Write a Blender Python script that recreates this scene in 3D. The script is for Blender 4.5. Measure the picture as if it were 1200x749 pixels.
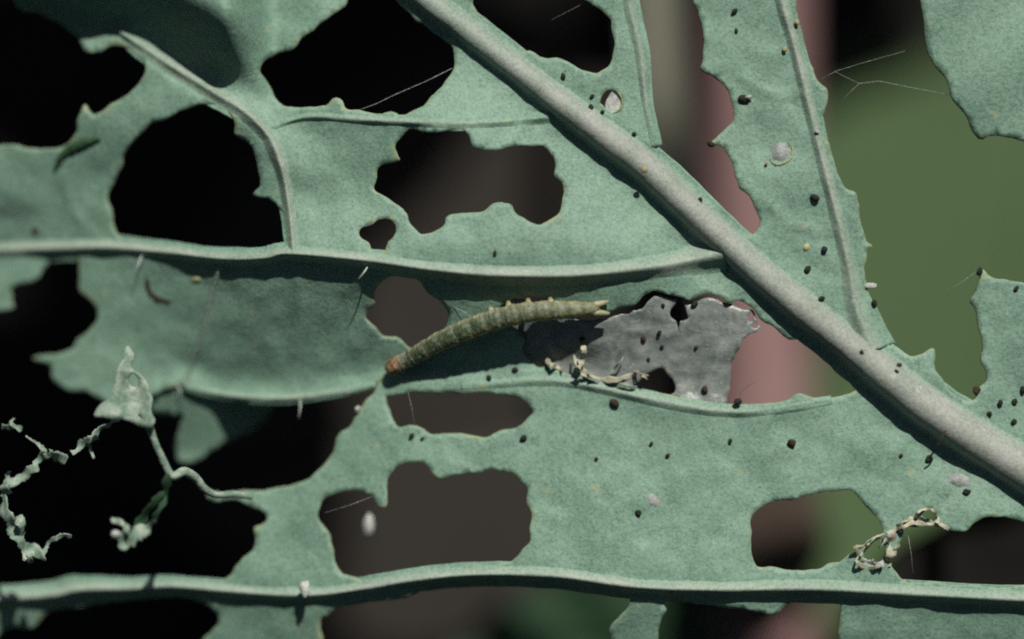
import bpy, bmesh, math, random
import numpy as np
from mathutils import Vector, kdtree
from mathutils.geometry import delaunay_2d_cdt

C = bpy.context.scene
for o in list(bpy.data.objects):
    bpy.data.objects.remove(o)
random.seed(7)
RS = np.random.RandomState(7)

# ------------------------------------------------------------------ camera, sky, sun
# one unit is about 4 mm; the leaf lies level, the camera looks straight down on it
C.unit_settings.scale_length = 0.004
D = 30.0
cam_d = bpy.data.cameras.new('camera')
cam = bpy.data.objects.new('camera', cam_d)
C.collection.objects.link(cam)
cam.location = (0, 0, D)
cam_d.sensor_width = 36
cam_d.lens = 36 * D / 12.0
cam_d.clip_start = 0.5
cam_d.clip_end = 2000
cam_d.dof.use_dof = True
cam_d.dof.focus_distance = D - 0.08
APERTURE = 2.7                                   # lens opening in units
cam_d.dof.aperture_fstop = cam_d.lens * 1e-3 / APERTURE
C.camera = cam

SUN = Vector((0.20, 0.72, 0.70)).normalized()
w = bpy.data.worlds.new('World')
C.world = w
w.use_nodes = True
wn = w.node_tree
sky = wn.nodes.new('ShaderNodeTexSky')
sky.sky_type = 'NISHITA'
sky.sun_disc = False
sky.air_density = 0.4
sky.dust_density = 1.2
sky.ozone_density = 0.4
sky.sun_elevation = math.asin(SUN.z)
sky.sun_rotation = math.atan2(SUN.x, SUN.y)
bg = wn.nodes['Background']
bg.inputs['Strength'].default_value = 0.05
wn.links.new(sky.outputs[0], bg.inputs['Color'])
sl = bpy.data.lights.new('sun', 'SUN')
sl.energy = 5.0
sl.angle = math.radians(0.6)
sl.color = (1.0, 0.96, 0.88)
sun = bpy.data.objects.new('sun', sl)
C.collection.objects.link(sun)
sun.rotation_euler = SUN.to_track_quat('Z', 'Y').to_euler()
C.view_settings.view_transform = 'Standard'
C.view_settings.look = 'None'
C.view_settings.exposure = -0.06
C.view_settings.gamma = 1.0
C.render.engine = 'CYCLES'
C.cycles.use_denoising = False
C.cycles.filter_width = 2.0
C.cycles.max_bounces = 6


# ------------------------------------------------------------------ helpers
def at(u, v, z=0.0):
    """A spot in the photograph (pixels of 1200x749) as a point at height z."""
    k = (D - z) / D / 100.0
    return Vector(((u - 600) * k, (374.5 - v) * k, z))


def link(name, me, mat=None, parent=None):
    o = bpy.data.objects.new(name, me)
    C.collection.objects.link(o)
    if mat:
        for m in (mat if isinstance(mat, (list, tuple)) else [mat]):
            me.materials.append(m)
    if parent:
        o.parent = parent
    return o


def mesh(name, V, F, smooth=True):
    me = bpy.data.meshes.new(name)
    me.from_pydata([tuple(v) for v in V], [], [tuple(f) for f in F])
    if smooth:
        me.polygons.foreach_set('use_smooth', [True] * len(me.polygons))
    q = me.attributes.new('rim', 'FLOAT', 'POINT')
    q.data.foreach_set('value', np.full(len(V), 99, np.float32))
    me.update()
    return me


def tag(o, label=None, cat=None, group=None, kind=None):
    if label:
        o['label'] = label
    if cat:
        o['category'] = cat
    if group:
        o['group'] = group
    if kind:
        o['kind'] = kind
    return o


def empty(name, loc=(0, 0, 0)):
    o = bpy.data.objects.new(name, None)
    o.empty_display_size = 0.1
    C.collection.objects.link(o)
    o.location = loc
    return o


def catmull(P, n=6, closed=False):
    P = [np.array(p, float) for p in P]
    N = len(P)
    out = []
    rng = range(N if closed else N - 1)
    for i in rng:
        if closed:
            a, b, c, d = P[i - 1], P[i], P[(i + 1) % N], P[(i + 2) % N]
        else:
            a, b, c, d = P[max(i - 1, 0)], P[i], P[i + 1], P[min(i + 2, N - 1)]
        for k in range(n):
            t = k / n
            out.append(0.5 * ((2 * b) + (c - a) * t + (2 * a - 5 * b + 4 * c - d) * t * t + (3 * b - a - 3 * c + d) * t ** 3))
    if not closed:
        out.append(P[-1])
    return np.array(out)


def outline(P, step=4.0, jit=1.0, closed=True, seed=0):
    """A gnawed edge: the traced corners smoothed, resampled and roughened."""
    r = np.random.RandomState(seed)
    Q = catmull(P, 10, closed)
    if closed:
        Q = np.vstack([Q, Q[:1]])
    L = np.concatenate([[0], np.cumsum(np.hypot(*np.diff(Q, axis=0).T))])
    n = max(6, int(L[-1] / step))
    s = np.linspace(0, L[-1], n + 1)[:-1]
    R = np.stack([np.interp(s, L, Q[:, 0]), np.interp(s, L, Q[:, 1])], 1)
    T = np.roll(R, -1, 0) - np.roll(R, 1, 0)
    T /= np.maximum(np.hypot(T[:, 0], T[:, 1]), 1e-6)[:, None]
    Nn = np.stack([-T[:, 1], T[:, 0]], 1)
    a = r.randn(n)
    a = 0.5 * a + 0.5 * (np.roll(a, 1) + np.roll(a, -1)) / 1.4
    big = np.interp(np.arange(n), np.arange(0, n + 4, 4), r.randn(len(np.arange(0, n + 4, 4))))
    return R + Nn * (jit * (0.6 * a + 1.15 * big))[:, None]


def inside(pts, poly):
    x, y = pts[:, 0], pts[:, 1]
    c = np.zeros(len(pts), bool)
    px, py = poly[:, 0], poly[:, 1]
    qx, qy = np.roll(px, -1), np.roll(py, -1)
    for i in range(len(px)):
        k = ((py[i] > y) != (qy[i] > y))
        if not k.any():
            continue
        xi = (qx[i] - px[i]) * (y - py[i]) / (qy[i] - py[i] + 1e-12) + px[i]
        c ^= k & (x < xi)
    return c


def sm(x, a, b):
    t = np.clip((np.asarray(x, float) - a) / (b - a), 0, 1)
    return t * t * (3 - 2 * t)


def sheet(name, outer, holes, zf, mat, parent=None, step=6.0, thick=0.045, box=None, far=28, attrs=True):
    """A leaf sheet of real thickness: outline and eaten holes triangulated together, both faces and the cut edges."""
    xs0, ys0 = outer.min(0)
    xs1, ys1 = outer.max(0)
    loops = [outer] + list(holes)
    E = []
    P = []
    for L in loops:
        b = len(P)
        P += [tuple(p) for p in L]
        E += [(b + i, b + (i + 1) % len(L)) for i in range(len(L))]
    nb = len(P)
    kd = kdtree.KDTree(nb)
    for i, p in enumerate(P):
        kd.insert((p[0], p[1], 0), i)
    kd.balance()
    G = []
    if box:
        bx0, by0, bx1, by1 = box
        gx, gy = np.meshgrid(np.arange(max(xs0, bx0), min(xs1, bx1), step), np.arange(max(ys0, by0), min(ys1, by1), step))
        G.append(np.stack([gx.ravel(), gy.ravel()], 1))
        gx, gy = np.meshgrid(np.arange(xs0, xs1, far), np.arange(ys0, ys1, far))
        q = np.stack([gx.ravel(), gy.ravel()], 1)
        q = q[~((q[:, 0] > bx0 - 8) & (q[:, 0] < bx1 + 8) & (q[:, 1] > by0 - 8) & (q[:, 1] < by1 + 8))]
        G.append(q)
    else:
        gx, gy = np.meshgrid(np.arange(xs0, xs1, step), np.arange(ys0, ys1, step))
        G.append(np.stack([gx.ravel(), gy.ravel()], 1))
    G = np.vstack(G)
    G = G + RS.uniform(-0.25, 0.25, G.shape) * step
    keep = inside(G, outer)
    for h in holes:
        keep &= ~inside(G, h)
    G = G[keep]
    G = np.array([g for g in G if kd.find((g[0], g[1], 0))[2] > step * 0.5]).reshape(-1, 2)
    allp = [Vector(p) for p in P] + [Vector((g[0], g[1])) for g in G]
    vc, ec, fc, _, _, _ = delaunay_2d_cdt(allp, E, [], 0, 1e-4)
    vc = np.array([(a[0], a[1]) for a in vc])
    fc = np.array([f for f in fc if len(f) == 3])
    cen = vc[fc].mean(1)
    k = inside(cen, outer)
    for h in holes:
        k &= ~inside(cen, h)
    fc = fc[k]
    used = np.unique(fc)
    rm = -np.ones(len(vc), int)
    rm[used] = np.arange(len(used))
    fc = rm[fc]
    vc = vc[used]
    a, b, c = vc[fc[:, 0]], vc[fc[:, 1]], vc[fc[:, 2]]
    ar = (b[:, 0] - a[:, 0]) * (c[:, 1] - a[:, 1]) - (b[:, 1] - a[:, 1]) * (c[:, 0] - a[:, 0])
    fl = ar > 0                                  # v runs down: flip so faces look up
    fc[fl] = fc[fl][:, ::-1]
    dist = np.array([kd.find((p[0], p[1], 0))[2] for p in vc])
    z = zf(vc[:, 0], vc[:, 1])
    n = len(vc)
    k0 = (D - z) / D / 100
    top = np.stack([(vc[:, 0] - 600) * k0, (374.5 - vc[:, 1]) * k0, z], 1)
    bot = top.copy()
    bot[:, 2] -= thick
    edges = {}
    for f in fc:
        for i in range(3):
            e = (int(f[i]), int(f[(i + 1) % 3]))
            edges[e] = edges.get(e, 0) + 1
    wall = [(e[1], e[0], e[0] + n, e[1] + n) for e in edges if (e[1], e[0]) not in edges]
    V = np.vstack([top, bot])
    F = [tuple(map(int, f)) for f in fc] + [tuple(int(i) + n for i in f[::-1]) for f in fc] + wall
    me = mesh(name, V, F)
    if attrs:
        at1 = me.attributes['rim']
        at1.data.foreach_set('value', np.concatenate([dist, dist]).astype(np.float32))
    return link(name, me, mat, parent)


def tube(name, P, R, mat, parent=None, n=10, flat=1.0, cap=True, wob=0.0, seed=1):
    """Swept round body along world points P with radii R (flat squeezes its height)."""
    r = random.Random(seed)
    V, F = [], []
    P = [Vector(p) for p in P]
    m = len(P)
    for i, p in enumerate(P):
        t = (P[min(i + 1, m - 1)] - P[max(i - 1, 0)]).normalized()
        up = Vector((0, 0, 1))
        if abs(t.z) > 0.95:
            up = Vector((0, 1, 0))
        s = t.cross(up).normalized()
        q = s.cross(t).normalized()
        for k in range(n):
            a = 2 * math.pi * k / n
            rr = R[i] * (1 + wob * (r.random() - 0.5))
            V.append(p + s * (math.cos(a) * rr) + q * (math.sin(a) * rr * flat))
    for i in range(m - 1):
        for k in range(n):
            a, b = i * n + k, i * n + (k + 1) % n
            F.append((a, a + n, b + n, b))
    if cap:
        V.append(P[0]); V.append(P[-1])
        for k in range(n):
            F.append((len(V) - 2, k, (k + 1) % n))
            F.append((len(V) - 1, (m - 1) * n + (k + 1) % n, (m - 1) * n + k))
    me = mesh(name, V, F)
    bm = bmesh.new(); bm.from_mesh(me)
    bmesh.ops.recalc_face_normals(bm, faces=bm.faces)
    bm.to_mesh(me); bm.free()
    return link(name, me, mat, parent)


def lump(name, mat, parent=None, r=(1, 1, 1), sub=2, rough=0.15, seed=0):
    """An uneven rounded crumb about its own origin."""
    rr = random.Random(seed)
    bm = bmesh.new()
    bmesh.ops.create_icosphere(bm, subdivisions=sub, radius=1)
    ph = [(Vector((rr.uniform(-3, 3), rr.uniform(-3, 3), rr.uniform(-3, 3))), rr.uniform(0, 6)) for _ in range(5)]
    for v in bm.verts:
        d = sum(math.sin(v.co.dot(k) + a) for k, a in ph) / 5
        v.co = v.co * (1 + rough * d + rough * 0.3 * (rr.random() - 0.5))
        v.co = Vector((v.co.x * r[0], v.co.y * r[1], v.co.z * r[2]))
    me = bpy.data.meshes.new(name)
    bm.to_mesh(me); bm.free()
    me.polygons.foreach_set('use_smooth', [True] * len(me.polygons))
    return link(name, me, mat, parent)


# ------------------------------------------------------------------ materials
class NT:
    def __init__(s, name, rough=0.6, spec=0.3):
        s.m = bpy.data.materials.new(name)
        s.m.use_nodes = True
        s.t = s.m.node_tree
        s.b = s.t.nodes['Principled BSDF']
        s.b.inputs['Roughness'].default_value = rough
        s.b.inputs['Specular IOR Level'].default_value = spec
        s.tc = s.n('ShaderNodeTexCoord').outputs['Object']

    def n(s, ty, **kw):
        x = s.t.nodes.new(ty)
        for k, v in kw.items():
            setattr(x, k, v)
        return x

    def inp(s, x, i, v):
        if hasattr(v, 'is_linked') or isinstance(v, bpy.types.NodeSocket):
            s.t.links.new(v, x.inputs[i])
        else:
            x.inputs[i].default_value = v

    def noise(s, scale, detail=3, rough=0.5, vec=None, out=0):
        x = s.n('ShaderNodeTexNoise')
        s.inp(x, 'Vector', vec or s.tc)
        x.inputs['Scale'].default_value = scale
        x.inputs['Detail'].default_value = detail
        x.inputs['Roughness'].default_value = rough
        return x.outputs[out]

    def vor(s, scale, feature='F1', vec=None):
        x = s.n('ShaderNodeTexVoronoi', feature=feature)
        s.inp(x, 'Vector', vec or s.tc)
        x.inputs['Scale'].default_value = scale
        return x.outputs[0]

    def stretch(s, sx, sy, sz, rot=0):
        x = s.n('ShaderNodeMapping')
        s.inp(x, 'Vector', s.tc)
        x.inputs['Scale'].default_value = (sx, sy, sz)
        x.inputs['Rotation'].default_value = (0, 0, rot)
        return x.outputs[0]

    def ramp(s, v, stops):
        x = s.n('ShaderNodeValToRGB')
        s.inp(x, 0, v)
        e = x.color_ramp.elements
        while len(e) < len(stops):
            e.new(0.5)
        for i, (p, c) in enumerate(stops):
            e[i].position = p
            e[i].color = (c, c, c, 1) if not hasattr(c, '__len__') else tuple(c[:3]) + (1,)
        return x.outputs[0]

    def mix(s, f, a, b, mode='MIX'):
        x = s.n('ShaderNodeMix', data_type='RGBA', blend_type=mode)
        s.inp(x, 0, f)
        s.inp(x, 6, a if not isinstance(a, tuple) else a[:3] + (1,))
        s.inp(x, 7, b if not isinstance(b, tuple) else b[:3] + (1,))
        return x.outputs[2]

    def mth(s, op, a, b=0.0):
        x = s.n('ShaderNodeMath', operation=op)
        s.inp(x, 0, a)
        s.inp(x, 1, b)
        return x.outputs[0]

    def attr(s, name, out=2):
        return s.n('ShaderNodeAttribute', attribute_name=name).outputs[out]

    def color(s, c):
        s.inp(s.b, 'Base Color', c if not isinstance(c, tuple) else c[:3] + (1,))

    def bump(s, h, strength=0.3, dist=0.02):
        x = s.n('ShaderNodeBump')
        x.inputs['Strength'].default_value = strength
        x.inputs['Distance'].default_value = dist
        s.inp(x, 'Height', h)
        s.t.links.new(x.outputs[0], s.b.inputs['Normal'])


def leaf_material(name, dark, mid, light, rimcol=(0.30, 0.31, 0.13), rimw=4.0, core=None):
    t = NT(name, 0.55, 0.35)
    big = t.noise(0.75, 4, 0.6)
    c = t.mix(t.ramp(big, [(0.33, 0.0), (0.68, 1.0)]), mid, light)
    fine = t.noise(9, 5, 0.75)
    c = t.mix(t.ramp(fine, [(0.38, 0.42), (0.62, 0.0)]), c, dark)
    wax = t.noise(0.33, 5, 0.62, t.stretch(1, 1.5, 1, 0.4))
    c = t.mix(t.ramp(wax, [(0.36, 0.55), (0.55, 0.0)]), c, tuple(x * 0.9 for x in dark))
    c = t.mix(t.ramp(t.noise(1.9, 5, 0.7), [(0.60, 0.0), (0.75, 0.45)]), c, tuple(x * 1.3 for x in light))
    grain = t.noise(26, 3, 0.8)
    c = t.mix(t.ramp(grain, [(0.35, 0.0), (0.7, 0.42)]), c, tuple(min(1, x * 1.55) for x in light))
    c = t.mix(t.ramp(grain, [(0.3, 0.35), (0.5, 0.0)]), c, tuple(x * 0.55 for x in dark))
    net = t.vor(3.1, 'DISTANCE_TO_EDGE', t.mix(0.12, t.tc, t.noise(2.5, 3, 0.5, out=1), 'ADD'))
    c = t.mix(t.ramp(net, [(0.0, 0.2), (0.045, 0.0)]), c, tuple(x * 1.2 for x in light))
    spots = t.noise(4.2, 2, 0.5)
    c = t.mix(t.ramp(spots, [(0.70, 0.0), (0.76, 0.5)]), c, (0.30, 0.33, 0.20))
    spk = t.noise(17, 1, 0.4)
    c = t.mix(t.ramp(spk, [(0.77, 0.0), (0.80, 0.6)]), c, (0.03, 0.06, 0.04))
    rim = t.attr('rim')
    rn = t.mth('MULTIPLY', rim, t.ramp(t.noise(2.6, 3, 0.6), [(0.40, 5.0), (0.64, 0.5)]))
    c = t.mix(t.ramp(t.mth('DIVIDE', rn, rimw), [(0.0, 0.5), (1.0, 0.0)]), c, rimcol)
    if core:
        p = t.mix(t.ramp(t.noise(1.7, 4, 0.6), [(0.35, 0.0), (0.65, 1.0)]), core[0], core[1])
        p = t.mix(t.ramp(t.noise(3.5, 4, 0.65), [(0.35, 0.6), (0.6, 0.0)]), p, core[2])
        p = t.mix(t.ramp(grain, [(0.4, 0.0), (0.72, 0.45)]), p, tuple(min(1, x * 1.45) for x in core[1]))
        p = t.mix(t.ramp(grain, [(0.3, 0.4), (0.48, 0.0)]), p, tuple(x * 0.6 for x in core[2]))
        p = t.mix(t.ramp(t.noise(8, 3, 0.7), [(0.64, 0.0), (0.74, 0.6)]), p, (0.46, 0.46, 0.42))
        c = t.mix(t.ramp(t.attr('core'), [(0.12, 0.0), (0.85, 1.0)]), c, p)
    t.color(c)
    h = t.mth('ADD', t.mth('MULTIPLY', t.noise(16, 5, 0.75), 1.0), t.mth('MULTIPLY', t.noise(5, 3, 0.5), 0.8))
    t.bump(h, 0.32, 0.045)
    return t.m


LG = ((0.080, 0.160, 0.114), (0.132, 0.234, 0.171), (0.184, 0.294, 0.226))
LEAF = leaf_material('leaf_green', *LG)
VEIN = leaf_material('vein_skin', *LG, core=((0.20, 0.285, 0.225), (0.28, 0.32, 0.27), (0.155, 0.23, 0.175)))
RIB = leaf_material('midrib_skin', *LG, core=((0.225, 0.262, 0.222), (0.30, 0.31, 0.287), (0.175, 0.222, 0.178)))

t = NT('dried_skin', 0.36, 0.5)
st = t.noise(1.3, 6, 0.7, t.stretch(1.2, 3.0, 1, math.radians(-12)))
c = t.mix(t.ramp(st, [(0.32, 0.0), (0.68, 1.0)]), (0.098, 0.126, 0.115), (0.185, 0.217, 0.202))
c = t.mix(t.ramp(t.noise(7, 5, 0.75), [(0.42, 0.0), (0.7, 0.8)]), c, (0.29, 0.30, 0.29))
c = t.mix(t.ramp(t.noise(22, 3, 0.7), [(0.64, 0.0), (0.74, 0.8)]), c, (0.55, 0.55, 0.52))
c = t.mix(t.ramp(t.noise(3.3, 3, 0.6), [(0.60, 0.0), (0.72, 0.6)]), c, (0.10, 0.12, 0.085))
c = t.mix(t.ramp(t.noise(5.1, 3, 0.6), [(0.66, 0.0), (0.74, 0.6)]), c, (0.27, 0.25, 0.15))
fv = t.vor(1.15, 'DISTANCE_TO_EDGE', t.mix(0.35, t.tc, t.noise(1.6, 4, 0.6, out=1), 'ADD'))
c = t.mix(t.ramp(fv, [(0.0, 0.28), (0.04, 0.0)]), c, (0.34, 0.37, 0.355))
t.color(c)
t.bump(t.mth('ADD', st, t.mth('MULTIPLY', t.noise(11, 4, 0.7), 0.6)), 0.3, 0.05)
FILM = t.m


def plain(name, a, b, scale=8, rough=0.6, spec=0.3, bump=0.3, det=4):
    t = NT(name, rough, spec)
    t.color(t.mix(t.ramp(t.noise(scale, det, 0.65), [(0.35, 0.0), (0.65, 1.0)]), a, b))
    if bump:
        t.bump(t.noise(scale * 2, 4, 0.7), bump, 0.03)
    return t.m


CREAM = plain('dried_fibre', (0.27, 0.27, 0.20), (0.46, 0.44, 0.33), 10)
SCRAP = plain('pale_scrap', (0.10, 0.17, 0.125), (0.30, 0.36, 0.295), 7, 0.6, 0.3, 0.6)
FRASS = plain('frass', (0.008, 0.012, 0.009), (0.028, 0.035, 0.024), 30, 0.55, 0.3, 0.8)
FRASSB = plain('brown_frass', (0.02, 0.015, 0.01), (0.07, 0.04, 0.025), 30, 0.6, 0.3, 0.8)
SILK = plain('silk', (0.16, 0.17, 0.17), (0.5, 0.5, 0.5), 30, 0.35, 0.5, 0)
HAIR = plain('leaf_hair', (0.35, 0.42, 0.38), (0.5, 0.56, 0.52), 10, 0.4, 0.4, 0)
WHITE = plain('white_fluff', (0.28, 0.30, 0.28), (0.5, 0.51, 0.48), 14, 0.7, 0.2, 0.6)
YELLOW = plain('yellow_wax', (0.26, 0.23, 0.10), (0.38, 0.34, 0.18), 20)
SCAR = plain('scar_skin', (0.15, 0.18, 0.165), (0.30, 0.32, 0.305), 9, 0.45, 0.4, 0.6)
SCARRIM = plain('scar_rim', (0.15, 0.19, 0.08), (0.36, 0.37, 0.2), 9)
BROWNB = plain('tan_brown', (0.05, 0.036, 0.028), (0.065, 0.047, 0.037), 0.3, 0.7, 0.2, 0)
BDIM = plain('shaded_green', (0.032, 0.050, 0.022), (0.040, 0.062, 0.028), 0.25, 0.6, 0.2, 0)
BGREEN = plain('grass_green', (0.061, 0.104, 0.043), (0.076, 0.125, 0.053), 0.25, 0.6, 0.2, 0)
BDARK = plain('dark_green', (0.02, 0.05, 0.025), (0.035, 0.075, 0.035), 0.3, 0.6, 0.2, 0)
PINK = plain('pink_stem', (0.23, 0.135, 0.135), (0.30, 0.19, 0.18), 0.4, 0.6, 0.2, 0)
GREYST = plain('grey_stem', (0.20, 0.205, 0.155), (0.24, 0.24, 0.19), 0.4, 0.6, 0.2, 0)
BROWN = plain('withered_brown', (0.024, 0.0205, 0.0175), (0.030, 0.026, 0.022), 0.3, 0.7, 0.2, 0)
SOIL = plain('wet_soil', (0.006, 0.006, 0.006), (0.014, 0.013, 0.012), 0.6, 0.8, 0.1, 0.5)

# ------------------------------------------------------------------ ground
tag(link('ground', mesh('ground', [(-300, -300, -20), (300, -300, -20), (300, 300, -20), (-300, 300, -20)], [(0, 1, 2, 3)]), SOIL), kind='structure')

# ------------------------------------------------------------------ the main leaf: relief
MIDRIB = [(420, -66), (500, 0), (560, 46), (640, 108), (700, 154), (760, 200), (840, 276), (925, 350), (1000, 410), (1090, 482), (1200, 552), (1300, 612)]
V1 = [(-160, 296), (0, 293), (60, 291), (130, 290), (200, 296), (262, 303), (310, 302), (340, 297), (430, 305), (500, 315), (560, 321), (620, 323), (680, 322), (740, 316), (790, 309), (850, 297)]
V4 = [(-160, 708), (0, 702), (60, 698), (95, 691), (150, 690), (200, 687), (260, 692), (330, 697), (380, 696), (430, 689), (490, 679), (560, 673), (650, 675), (750, 688), (850, 691), (950, 690), (1050, 695), (1200, 703), (1320, 706)]
VR = [(905, -60), (916, 0), (930, 50), (945, 110), (958, 165), (972, 220), (986, 275), (996, 320), (1003, 360), (1022, 412)]
VT = [(140, 37), (164, 53), (205, 80), (250, 108), (288, 132), (315, 160), (328, 190), (336, 225), (341, 262), (344, 297)]
VM = [(660, 135), (600, 142), (540, 145), (480, 143), (420, 140), (360, 137), (318, 150)]
VS = [(258, 306), (254, 325), (244, 360), (234, 400), (224, 430), (215, 452)]
VD = [(742, -60), (737, 0), (750, 60), (757, 120), (768, 172)]
LIP = [(-160, 480), (0, 475), (130, 470), (215, 450), (265, 466), (334, 470), (400, 462), (450, 452), (540, 450), (620, 440), (690, 446), (740, 456), (800, 468), (860, 477), (930, 468), (1010, 450), (1400, 420)]
LTOP = [(-160, 150), (0, 150), (340, 136), (640, 142), (1400, 142)]


def curve(P):
    Q = catmull(P, 12)
    return lambda u: np.interp(u, Q[:, 0], Q[:, 1])


fVT = curve([(-160, 46), (0, 52), (100, 54)] + VT[1:6] + [(360, 190)])
fV1, fV4, fLIP, fLT = curve(V1), curve(V4), curve(LIP), curve(LTOP)


def tab(*p):
    a = np.array(p, float)
    x = np.linspace(a[0, 0], a[-1, 0], 400)
    y = np.interp(x, a[:, 0], a[:, 1])
    k = np.ones(41) / 41
    for _ in range(2):
        y2 = np.convolve(np.pad(y, 20, mode='edge'), k, mode='valid')
        y2[0], y2[-1] = y[0], y[-1]
        y = y2
    return lambda t: np.interp(t, x, y)


# heights along the guide lines
zT0 = tab((-160, -1.3), (0, -1.2), (250, -0.85), (400, -0.35), (520, -0.05), (600, 0.05), (1400, 0.05))
zT1 = tab((-160, -1.15), (0, -1.05), (200, -0.6), (340, -0.15), (450, 0.28), (640, 0.42), (800, 0.32), (1400, 0.2))
zA = tab((-160, -1.5), (0, -1.3), (150, -0.75), (300, 0.04), (420, 0.25), (600, 0.32), (850, 0.14), (1400, 0.1))
zB = tab((-160, -1.5), (0, -1.3), (130, -0.98), (220, -0.84), (300, -0.78), (380, -0.58), (450, -0.34), (620, -0.22), (760, -0.14), (880, -0.02), (1010, 0.02), (1400, 0.02))
zC = tab((-160, -1.15), (0, -1.0), (150, -0.75), (350, -0.35), (600, -0.02), (900, 0.12), (1400, 0.1))
pMID = tab((0, 0), (0.06, 0.16), (0.5, 0.66), (0.88, 1.08), (1, 0.97))
pTOP = tab((0, 0.0), (0.25, -0.05), (0.6, 0.1), (0.8, 0.55), (1, 1))
pLOW = tab((0, 0), (0.06, 0.10), (0.14, 0.02), (0.5, 0.45), (0.85, 0.9), (1, 1))
NV = Vector


def fract(u, v, wl, seed):
    from mathutils import noise as mn
    uf, vf = np.ravel(u), np.ravel(v)
    r = np.array([mn.noise(Vector((a / wl, b / wl, seed))) for a, b in zip(uf, vf)])
    return r.reshape(np.shape(u))


FAINT = [[(905, 484), (880, 520), (850, 560), (826, 610), (812, 680)], [(700, 458), (688, 500), (668, 545), (655, 600), (648, 668)],
         [(1085, 490), (1050, 530), (1030, 560), (1020, 590)], [(985, 270), (955, 272), (925, 262), (900, 240)],
         [(945, 110), (915, 112), (885, 104), (868, 90)], [(560, 316), (572, 290), (590, 265)], [(120, 286), (95, 262), (80, 235), (75, 208)],
         [(430, 306), (415, 340), (405, 400), (390, 455)], [(345, 300), (352, 350), (350, 400), (340, 462)], [(620, 142), (600, 165), (590, 172)],
         [(720, 180), (700, 220), (690, 260), (700, 318)], [(1150, 520), (1120, 560), (1090, 590)]]


def seg_d(u, v, P):
    best = np.full(np.shape(u), 1e9)
    for a, b in zip(P[:-1], P[1:]):
        dx, dy = b[0] - a[0], b[1] - a[1]
        t = np.clip(((u - a[0]) * dx + (v - a[1]) * dy) / (dx * dx + dy * dy), 0, 1)
        best = np.minimum(best, np.hypot(u - a[0] - t * dx, v - a[1] - t * dy))
    return best


def midrib_d(u, v):
    """signed distance (px) from the midrib, positive on the upper right side."""
    Q = catmull(MIDRIB, 5)
    best = np.full(np.shape(u), 1e9)
    sg = np.zeros(np.shape(u))
    for i in range(len(Q) - 1):
        a, b = Q[i], Q[i + 1]
        d = b - a
        L = (d ** 2).sum()
        t = np.clip(((u - a[0]) * d[0] + (v - a[1]) * d[1]) / L, 0, 1)
        ex, ey = u - a[0] - t * d[0], v - a[1] - t * d[1]
        r = np.hypot(ex, ey)
        k = r < best
        best = np.where(k, r, best)
        sg = np.where(k, np.sign(d[1] * ex - d[0] * ey), sg)
    return best * sg


def zrib(u):
    return np.interp(u, [400, 520, 700, 900, 1200], [-0.25, -0.08, 0.06, 0.08, 0.05])


def relief(u, v):
    u = np.asarray(u, float); v = np.asarray(v, float)
    a, b, c, t1 = fV1(u), fLIP(u), fV4(u), fLT(u)
    z = np.where(v < t1, zT1(u) + (zT0(u) - zT1(u)) * np.clip((t1 - v) / (t1 + 80), 0, 1.6), 0)
    t = np.clip((v - t1) / (a - t1), 0, 1)
    z = np.where((v >= t1) & (v < a), zT1(u) + (zA(u) - zT1(u)) * pTOP(t) - 0.12 * np.sin(np.pi * t ** 0.9) ** 2 * sm(u, 330, 430), z)
    t = np.clip((v - a) / (b - a), 0, 1)
    z = np.where((v >= a) & (v < b), zA(u) + (zB(u) - zA(u)) * pMID(t), z)
    t = np.clip((v - b) / (c - b), 0, 1)
    z = np.where((v >= b) & (v < c), zB(u) + (zC(u) - zB(u)) * pLOW(t), z)
    k = np.clip(v - c, 0, 400)
    z = np.where(v >= c, zC(u) - 0.06 * (1 - np.exp(-k / 8)) - 0.0030 * k, z)
    s = midrib_d(u, v)
    zr = zrib(u)
    zl = zr + (z - zr) * sm(-s, 8, 130) - 0.05 * np.exp(-((s + 32) / 22) ** 2)
    zright = zr + 0.0 * s - 0.0004 * np.clip(s, 0, 300) + 0.05 * np.sin(u / 47.0) * sm(s, 30, 120)
    z = np.where(s > 0, zright, zl)
    dv = fVT(u) - v + 4
    z = z + 1.15 * sm(dv, -8, 118) * sm(u, 326, 258)
    z = z + 0.0016 * (fV1(u) - v) * sm(v, 300, 120) * sm(u, 520, 330) * sm(dv, 40, -20)
    for P in FAINT:
        z = z + 0.022 * np.exp(-(seg_d(u, v, P) / 6.0) ** 2) - 0.012 * np.exp(-(seg_d(u, v, P) / 16.0) ** 2)
    z = z + 0.055 * fract(u, v, 85, 1.3) + 0.028 * fract(u, v, 38, 5.1) + 0.012 * fract(u, v, 17, 9.7)
    return z


def zr1(u, v):
    return float(relief(np.array([u]), np.array([v]))[0])


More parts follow.
